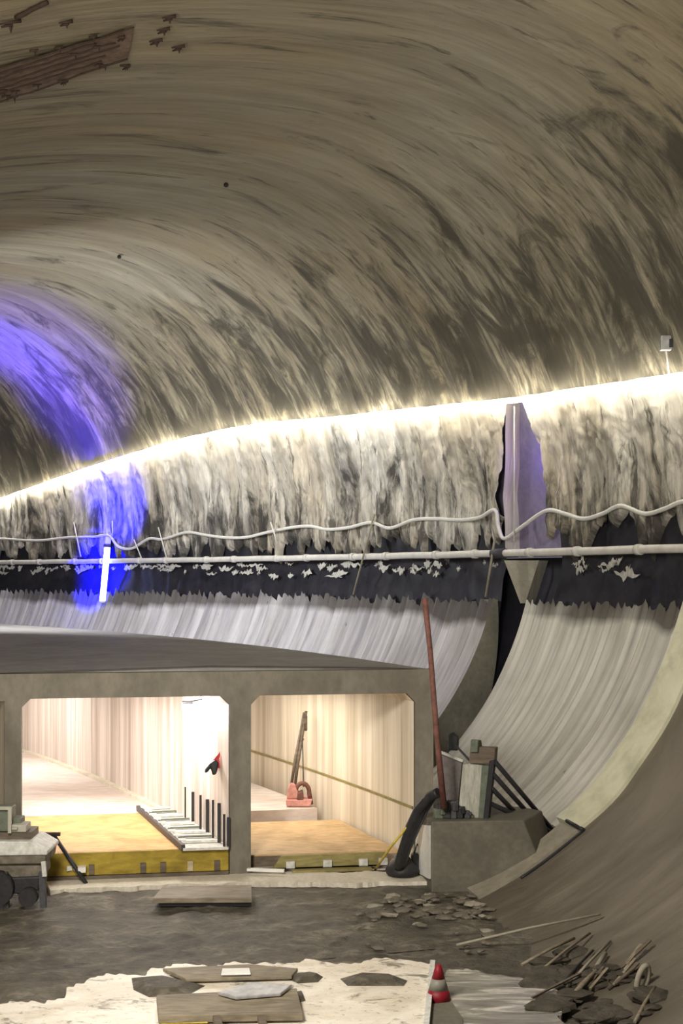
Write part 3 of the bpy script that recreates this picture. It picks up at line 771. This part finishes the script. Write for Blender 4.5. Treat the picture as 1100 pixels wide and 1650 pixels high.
m = MB(); m.bar(at(64, 1344, hd.y), at(97, 1344, hd.y), .1, .09); m.bar(at(66, 1344, hd.y), at(66, 1357, hd.y), .05, .05, (0, 1, 0)); m.bar(at(73, 1344, hd.y), at(73, 1357, hd.y), .05, .05, (0, 1, 0)); m.build('head', M['rebar'], tt)
m = MB(); m.prism([ground(x, y, .3) for x, y in ((104, 1396), (118, 1393), (140, 1398), (138, 1406), (126, 1407), (118, 1402), (108, 1404))], (0, 0, .12))
tag(m.build('crumpled_sheet', M['white']), 'small crumpled white sheet caught on the yellow beam by the rake', 'sheet')
tag(bpy.data.objects['crumpled_sheet'])

# ------------------------------------------------------------------ things on the mud
def plank(name, pxs, z, th, mat, label, cat='plank', group=None):
    m = MB(); m.prism([ground(x, y, z) for x, y in pxs], (0, 0, -th)); return tag(m.build(name, mat, bevel=.015), label, cat, group)
plank('wooden_pallet', ((262, 1428), (405, 1426), (406, 1446), (246, 1447)), .24, .13, M['oldwood'], 'flat weathered board platform on the mud in front of the left opening', 'board platform')
plank('skid_beam', ((256, 1445), (404, 1444), (404, 1452), (256, 1453)), .12, .12, M['black'], 'black skid beam under the front of the weathered board platform', 'beam')
plank('muddy_plank', ((252, 1603), (478, 1592), (488, 1632), (255, 1636)), .34, .14, M['oldwood'], 'wide muddy plank lying on the cream slurry at the bottom')
plank('yellow_edge_lath', ((256, 1634), (335, 1632), (335, 1642), (258, 1643)), .26, .08, M['yellow'], 'yellowish lath along the front edge of the wide muddy plank', 'lath')
plank('muddy_plank', ((262, 1560), (400, 1553), (480, 1560), (470, 1572), (300, 1577)), .27, .07, M['oldwood'], 'thin dark plank at the far edge of the cream slurry')
plank('white_sheet', ((358, 1560), (402, 1559), (404, 1568), (356, 1569)), .33, .04, M['white'], 'small white sheet on the thin dark plank in the slurry', 'sheet')
plank('muddy_plank', ((350, 1598), (405, 1582), (470, 1586), (452, 1600), (380, 1606)), .42, .06, M['steel'], 'bluish grey metal plate leaning on the wide muddy plank', 'plate')
for k, (x0_, y0_, x1_, y1_, w_) in enumerate(((348, 1640, 360, 1675, .12), (420, 1640, 432, 1680, .12))):
    a, b = ground(x0_, y0_, .3), ground(x1_, y1_, .2); m = MB(); m.bar(a, b, w_, .1)
    tag(m.build('bearer_timber', M['brownwood']), ('left', 'right')[k]+' of two short dark bearers poking out under the muddy plank', 'bearer')
for k, pts in enumerate((((548, 1577), (570, 1571), (640, 1574), (656, 1580), (650, 1588), (560, 1588)), ((462, 1576), (500, 1570), (520, 1574), (512, 1582), (480, 1584)), ((212, 1576), (262, 1572), (330, 1588), (300, 1604), (240, 1606), (215, 1594)), ((470, 1604), (488, 1601), (492, 1612), (476, 1616)))):
    m = MB(); P0 = [ground(x, y, .17) for x, y in pts]; c = sum(P0, Vector())/len(P0)
    m.prism(P0, (0, 0, -.1)); top = [c+(p-c)*.6+Vector((0, 0, .09)) for p in P0]
    vb = [m.b.verts.new(p) for p in P0]; vt = [m.b.verts.new(p) for p in top]
    for i in range(len(P0)): m.b.faces.new([vb[i], vb[(i+1) % len(P0)], vt[(i+1) % len(P0)], vt[i]])
    m.b.faces.new(vt)
    tag(m.build('mud_clod', M['mud']), ('long dark mud clod on the slurry near the red cone', 'small flat mud clod at the middle of the slurry edge', 'broad mud heap at the left end of the thin dark plank', 'round black clod at the right end of the wide muddy plank')[k], 'mud clod')

# traffic cone
cb = ground(706, 1640, .1)
Dc = ground(706, 1612, .1).y; kk = Dc/F
cone = empty('traffic_cone', Vector((at(706, 1612, Dc).x, Dc, .1)), 'red and grey banded traffic cone standing at the edge of the cream slurry', 'cone')
H0 = 58*kk; b0 = cone.location
def ring(name, z0, z1, mat):
    f = lambda z: .245-(.245-.05)*z/H0
    MB().lathe(b0, [(f(z0), z0), (f(z1), z1)], 20).build(name, mat, cone)
ring('lower_band', 0, H0*.32, M['cone_red']); ring('middle_band', H0*.32, H0*.62, M['cone_grey']); ring('upper_band', H0*.62, H0, M['cone_red'])
MB().box(b0-Vector((0, .0, .02)), (.55, .55, .05), .3).build('base', M['cone_red'], cone, .02)
ra, rb_ = ground(697, 1553, .17), ground(686, 1664, .17)
m = MB(); m.bar(ra, rb_, .10, .16); tag(m.build('screed_rail', M['grey']), 'narrow pale rail along the right edge of the slurry beside the cone', 'rail')
m = MB(); m.prism([ground(x, y, .15) for x, y in ((694, 1618), (728, 1614), (745, 1640), (748, 1690), (684, 1690))], (0, 0, -.12)); tag(m.build('grey_mat', M['block']), 'dull grey mat on the ground in front of the red cone', 'mat')

# rubble below the block
for k in range(80):
    px = random.uniform(575, 800); py = random.uniform(1440, 1535)
    if k < 55: px = random.uniform(600, 780); py = random.uniform(1440, 1478)
    c = ground(px, py, .04); sz = random.uniform(.05, .16)
    m = MB(); bmesh.ops.create_icosphere(m.b, subdivisions=1, radius=sz)
    for v in m.b.verts:
        v.co *= .75+.5*noise.random(); v.co.z *= .45; v.co.x *= 1.5; v.co += c
    tag(m.build('rubble_stone', M['edge2' if k % 6 == 0 else 'stone']), 'broken concrete lump in the rubble between block and puddle', 'stone', 'rubble stones below the concrete block')

# poles, bars and a ring thrown together at bottom right
deb = [((735, 1528), (967, 1481), .05, 'edge2', 'longest pale bar lying diagonally up the smooth curved concrete'), ((840, 1560), (925, 1520), .06, 'oldwood', 'brown lath just below the longest pale bar'), ((915, 1594), (983, 1525), .05, 'edge2', 'slim pale bar standing steeply in the debris at lower right'), ((920, 1612), (970, 1566), .09, 'oldwood', 'thick brown stake leaning in the debris at lower right'), ((950, 1585), (975, 1545), .09, 'edge2', 'short pale stake above the thick brown stake'), ((995, 1588), (1022, 1553), .07, 'edge2', 'short pale bar just left of the grey ring'), ((905, 1592), (955, 1540), .05, 'black', 'thin black bar behind the slim pale bar'), ((1022, 1654), (1055, 1600), .06, 'oldwood', 'brown lath at the bottom right below the grey ring'), ((870, 1570), (950, 1512), .05, 'oldwood', 'long brown lath crossing behind the dark debris'), ((980, 1600), (1030, 1570), .04, 'rebar', 'bent rebar end under the grey ring')]
def inv_cast(px, py):
    # march the view ray until it meets the invert surface (sampled)
    k = (px-550)/F; mz = (YH-py)/F; y = 12.0; best = None
    samp = []
    while y < 40:
        x = k*y; z = EYE+mz*y; r, a = rang(x, y)
        sh_r = r
        # surface height at that radius
        lo = None
        for j in range(0, 110):
            t = j*.1; pr, pz = prof_pt(t); rr = pr-(AR-a)*22*max(0, 1-t/9)
            if rr >= r: lo = pz; break
        hgt = max(.05, lo if lo is not None else 9)
        if z <= hgt: return Vector((x, y, z+.05))
        y += .15
    return at(px, py, 25)
for (a, b, r, mt, lab) in deb:
    pa, pb = inv_cast(*a), inv_cast(*b); pb.z += .06; pa.z += .02
    m = MB(); m.tube([pa, pa.lerp(pb, .5)+Vector((0, 0, .03)), pb], r*.55, 7)
    tag(m.build('site_bar', M[mt]), lab, 'bar')
for k in range(8):
    ax, ay = random.uniform(850, 1010), random.uniform(1560, 1640); L_ = random.uniform(30, 75)
    pa, pb = inv_cast(ax, ay), inv_cast(ax+L_*random.uniform(.4, 1.1), ay-L_*random.uniform(.3, .8)); pa.z += .06; pb.z += .16
    m = MB(); m.bar(pa, pb, random.uniform(.04, .10), .03)
    tag(m.build('debris_lath', M[random.choice(('oldwood', 'brownwood', 'brownwood'))]), 'thin muddy lath lying in the dark debris heap at lower right', 'lath', 'laths in the debris heap at lower right')
c = inv_cast(1033, 1590)+Vector((0, -.1, .12))
kk = c.y/F
m = MB(); m.tube([c+Vector((9*kk*cos(a)+5*kk*sin(a), 0.05*cos(a), 22*kk*sin(a))) for a in [2*pi*k/20 for k in range(20)]], .055, 8, closed=True)
tag(m.build('grey_ring', M['edge2']), 'oval grey ring standing in the debris at lower right', 'ring')
m = MB()
for k in range(44):
    qx = random.uniform(860, 1050); qy = 1520+(qx-860)*.25+random.uniform(0, 110)
    q = inv_cast(qx, qy)
    bmesh_v = len(m.b.verts)
    g = bmesh.ops.create_icosphere(m.b, subdivisions=2, radius=random.uniform(.12, .42))
    for v in g['verts']:
        v.co *= .7+.6*abs(noise.noise(v.co*4)); v.co.z *= .4; v.co.x *= 1.3; v.co += q-Vector((0, 0, .01))
tag(m.build('debris_heap', M['heap']), 'dark shapeless debris heap under the bars at lower right', 'debris', kind='stuff')

# ------------------------------------------------------------------ services on the wall
led = empty('lamp_strip', cast(550, 673, -.2), 'continuous glowing white lamp strip running along the tunnel wall', 'lamp strip')
pts = []
for (a, b) in zip(LEDP, LEDP[1:]):
    for k in range(5):
        x = a[0]+(b[0]-a[0])*k/5; y = a[1]+(b[1]-a[1])*k/5+1.2*noise.noise(Vector((x*.05, 0, 0)))
        pts.append(cast(x, y, -.38))
m = MB(); m.tube(pts, .11, 8); m.build('glow_tube', M['led'], led)
m = MB(); m.tube([p+Vector((.12, .05, .0)) for p in pts], .02, 5); m.build('carrier_cable', M['white'], led)

HOSE = [(-40, 868), (0, 868), (60, 871), (110, 866), (150, 865), (175, 863), (190, 880), (212, 884), (240, 868), (262, 869), (300, 858), (330, 862), (360, 866), (395, 866), (430, 858), (470, 850), (500, 848), (528, 853), (562, 850), (598, 842), (628, 851), (665, 838), (700, 836), (740, 838), (772, 834), (797, 822), (803, 850), (813, 868), (842, 848), (880, 823), (910, 828), (940, 836), (970, 828), (1000, 815), (1038, 828), (1070, 820), (1105, 808), (1160, 822)]
def spline(pts, n):
    out = []; m = len(pts)
    for i in range(m-1):
        p0, p1, p2, p3 = [Vector((*pts[max(0, min(m-1, i+q))], 0)) for q in (-1, 0, 1, 2)]
        for k in range(n):
            s = k/n; out.append(.5*((2*p1)+(-p0+p2)*s+(2*p0-5*p1+4*p2-p3)*s*s+(-p0+3*p1-3*p2+p3)*s**3))
    out.append(Vector((*pts[-1], 0))); return out
hp = [cast(q.x, q.y, -.42) for q in spline(HOSE, 6)]
m = MB(); m.tube(hp, .085, 8); tag(m.build('wavy_hose', M['white']), 'thin white hose hanging in waves along the wall above the straight pipe', 'hose')
# main pipe with couplings
pipe = empty('supply_pipe', P(16.9, .5, 8.93), 'straight pale supply pipe running along the tunnel wall below the wavy hose', 'pipe')
rp = RC+sqrt(A*A-(8.93-ZC)**2)-.5
a0p, a1p = .30, 1.0
m = MB(); m.tube([P(rp, a0p+(a1p-a0p)*k/160, 8.93+.03*noise.noise(Vector((k*.2, 0, 0)))) for k in range(161)], .155, 12); m.build('pipe_run', M['palepipe'], pipe)
for k in range(24):
    a = .365+k*.0285+.003*sin(k*3)
    m = MB(); m.tube([P(rp, a, 8.93), P(rp, a+.0022, 8.93)], .195, 12); m.build('coupling', M['palepipe'], pipe)
m = MB(); m.tube([P(rp, eL(9)-.006, 8.93), P(rp, eL(9)+.001, 8.93)], .21, 12); m.build('dark_coupling', M['dark'], pipe)
# tie ropes and droppers
ties = [((603, 828), (569, 958), .05, 'edge2', 'slanting pale tie rope crossing the pipe left of the recess'), ((797, 868), (782, 962), .055, 'edge2', 'slanting pale tie rope crossing the pipe at the edge of the dark gap'), ((828, 655), (828, 872), .03, 'white', 'thin upright white cable hanging in front of the violet recess'), ((119, 842), (130, 897), .045, 'white', 'short white tie over the hose left of the blue tube'), ((181, 840), (181, 866), .04, 'white', 'short white tie just above the blue tube'), ((216, 870), (228, 900), .04, 'white', 'short tie between hose and pipe right of the blue tube'), ((255, 850), (268, 898), .04, 'white', 'second short tie right of the blue tube'), ((436, 842), (446, 872), .05, 'white', 'short white tie on the hose near the middle of the wall')]
for (a, b, r, mt, lab) in ties:
    m = MB(); m.tube([cast(*a, -.5), cast((a[0]+b[0])/2, (a[1]+b[1])/2, -.75), cast(*b, -.6)], r, 6)
    tag(m.build('tie_rope' if mt == 'edge2' else 'tie_cable', M[mt]), lab, 'cable')
# pale splashes on the membrane (nobody could count them)
m = MB()
for k in range(150):
    ang = random.uniform(.33, .95)
    if eR(9)-.008 < ang < eL(9)+.004: continue
    z0 = 8.66-abs(random.gauss(0, .2)); 
    if random.random() < .12: z0 -= .35
    ln = random.choice((.3, .5, .8, 1.3))*random.uniform(.6, 1.3)/UM; n = 9; h = random.uniform(.08, .34)
    up = []; dn = []
    for i in range(n+1):
        s = i/n; z = z0+.10*random.uniform(-1, 1); hh = h*sin(pi*s)*random.uniform(.3, 1.2)
        for lst, zz in ((up, z+hh*.5), (dn, z-hh*.7-.01)):
            ph = math.asin((zz-ZC)/A); lst.append(wall_pt(ang+ln*s, ph, .12+random.uniform(-.03, .03)))
    m.grid([up, dn]); m.grid([[p+Vector((.05, .05, .04)) for p in dn], up])
tag(m.build('concrete_splashes', M['foam']), 'pale ragged concrete splashes hanging on the black membrane under the pipe', 'splashes', kind='stuff')

# blue tube lamp
ta, tb_ = cast(173, 882, -.8), cast(165, 969, -.8)
tb_ = at(165, 969, ta.y)
bt = empty('blue_tube_lamp', tb_, 'upright glowing blue tube lamp hanging in front of the pipe', 'lamp')
m = MB(); m.tube([ta, tb_], .19, 12); m.build('glow_tube', M['tube'], bt)
m = MB(); m.tube([ta+Vector((0, 0, .02)), ta+Vector((0, 0, .22))], .24, 12); m.build('end_cap', M['dark'], bt)
m = MB(); m.tube([tb_-Vector((0, 0, .1)), tb_+Vector((0, 0, .02))], .2, 12); m.build('end_cap', M['white'], bt)
BL = (.02, .0, 1.0); rt_, at_ = rang(ta.x, ta.y)
wp = cast(166, 925, .4); rw, aw = rang(wp.x, wp.y)
light('blue_wall_fill', 'SPOT', P(rw-4.6, aw, 8.7), 46000, (.0, .0, 1), to=P(rw, aw, 8.25), spot_size=radians(74), spot_blend=1, shadow_soft_size=.25)  # unseen spot added to spread blue over the wall around the tube
src = P(rt_-3.0, at_-.014, 9.3)
for px, py, e, sz, c in ((192, 805, 12000, 76, (.0, .0, 1)), (115, 690, 26000, 36, (.03, .0, 1)), (10, 560, 34000, 42, (.05, .02, 1)), (60, 560, 20000, 75, (.16, .11, 1))):
    light('blue_glow_fill', 'SPOT', src, e, c, to=cast(px, py, 0), spot_size=radians(sz), spot_blend=1, shadow_soft_size=.2)  # unseen spots added to carry the blue glow up wall and vault
light('blue_recess_fill', 'POINT', P(17.4, (eR(12)+eL(12))/2-.004, 12.6), 60, (.3, .15, 1), shadow_soft_size=.2)  # unseen light added to tint the recess violet

# ------------------------------------------------------------------ ceiling fixings
def cpt(px, py, off=-.1): return ccast(px, py, off)
def ccast(px, py, off=0.0):
    k = (px-550)/F; mz = (YH-py)/F; y = 5.0
    while y < 150:
        x = k*y; z = EYE+mz*y; r, a = rang(x, y); ax = A if r > RC else 21.0
        if ((r-RC)/(ax+off))**2+((z-ZC)/(A+off))**2 > 1: break
        y += .04
    return Vector((k*y, y, EYE+mz*y))
frm = empty('ceiling_mesh_frame', ccast(105, 105), 'brown rectangular mesh and batten frame fixed to the vault at upper left', 'mesh frame')
def quad_grid(c0, c1, c2, c3, n, m_, off):
    rows = []
    for i in range(n+1):
        s = i/n; row = []
        for j in range(m_+1):
            t = j/m_
            x = (c0[0]*(1-t)+c1[0]*t)*(1-s)+(c3[0]*(1-t)+c2[0]*t)*s; y = (c0[1]*(1-t)+c1[1]*t)*(1-s)+(c3[1]*(1-t)+c2[1]*t)*s
            row.append(ccast(x, y, off))
        rows.append(row)
    return rows
q = ((-30, 118), (216, 44), (205, 97), (-30, 176))
m = MB(); g = quad_grid(*q, 6, 16, -.15); m.grid(g); m.build('mesh_sheet', M['netting'], frm)
for s in (0.02, .16, .30, .45, .6, .75, .97):
    m = MB(); x0_, y0_ = q[0][0]+(q[3][0]-q[0][0])*s, q[0][1]+(q[3][1]-q[0][1])*s; x1_, y1_ = q[1][0]+(q[2][0]-q[1][0])*s, q[1][1]+(q[2][1]-q[1][1])*s
    e = 1 if s in (.02, .97) else random.uniform(.7, 1)
    m.tube([ccast(x0_+(x1_-x0_)*e*k/12, y0_+(y1_-y0_)*e*k/12+random.uniform(-1.5, 1.5), -.25) for k in range(13)], .022, 6)
    m.build('batten', M['rebar'], frm)
for (x, y) in ((10, 158), (25, 150), (60, 140), (158, 107), (168, 108), (95, 80), (150, 62), (158, 78), (120, 90), (55, 84), (22, 160), (5, 148), (200, 108), (100, 133)):
    m = MB(); m.tube([ccast(x-7, y-2, -.22), ccast(x+7, y-4, -.22)], [.035, .015], 6); m.tube([ccast(x+1, y-3, -.22), ccast(x+2, y+6, -.28)], [.035, .008], 6)
    m.build('anchor_plate', M['rebar'], frm)
for k, (x, y, lab) in enumerate(((272, 30, 'topmost dark roof anchor right of the mesh frame'), (263, 50, 'second dark roof anchor down right of the mesh frame'), (251, 68, 'dark roof anchor nearest the corner of the mesh frame'), (287, 78, 'lowest rightmost dark roof anchor near the mesh frame'), (106, 38, 'dark roof anchor above the middle of the mesh frame'), (16, 40, 'large dark roof anchor cluster at the upper left corner'), (103, 132, 'small dark roof anchor below the mesh frame'), (203, 108, 'small dark roof anchor below the right end of the mesh frame'), (195, 62, 'small roof anchor at the top corner of the mesh frame'))):
    s = 1.0 if k != 5 else 1.6
    if k in (6, 7, 8): s = .6
    m = MB(); m.tube([ccast(x-11*s, y-1, -.22), ccast(x+11*s, y-4*s, -.22)], [.02, .05], 6); m.tube([ccast(x+1, y-2, -.15), ccast(x+2, y+8*s, -.30)], [.06, .012], 6); m.tube([ccast(x-9*s, y+4, -.2), ccast(x+4, y-1, -.2)], [.02, .05], 6)
    tag(m.build('roof_anchor', M['rebar']), lab, 'anchor')
m = MB(); m.tube([ccast(25+52*k/6, 28-24*k/6+random.uniform(-1, 1), -.2) for k in range(7)], .06, 6)
tag(m.build('ceiling_batten', M['rebar']), 'dark batten running up from the anchor cluster at the upper left corner', 'batten')
for (x, y) in ((364, 298), (192, 414)):
    m = MB(); p = cast(x, y, -.15); bmesh.ops.create_icosphere(m.b, subdivisions=2, radius=.10, matrix=Matrix.Translation(p)); tag(m.build('wall_bolt', M['black']), 'small black bolt head high on the vault, the '+('upper' if y < 300 else 'lower')+' of two', 'bolt')
# junction box by the lamp strip at right
jb = cast(1072, 553, -.25); jo = empty('junction_box', jb, 'small grey junction box above the lamp strip near the right edge', 'junction box')
MB().box(jb, (.35, .2, .5)).build('casing', M['steel'], jo, .02); MB().box(jb+Vector((.16, -.05, -.02)), (.12, .16, .3)).build('socket', M['black'], jo, .02)
MB().tube([jb-Vector((0, 0, .2)), cast(1078, 608, -.3)], .03, 6).build('feed_cable', M['white'], jo)
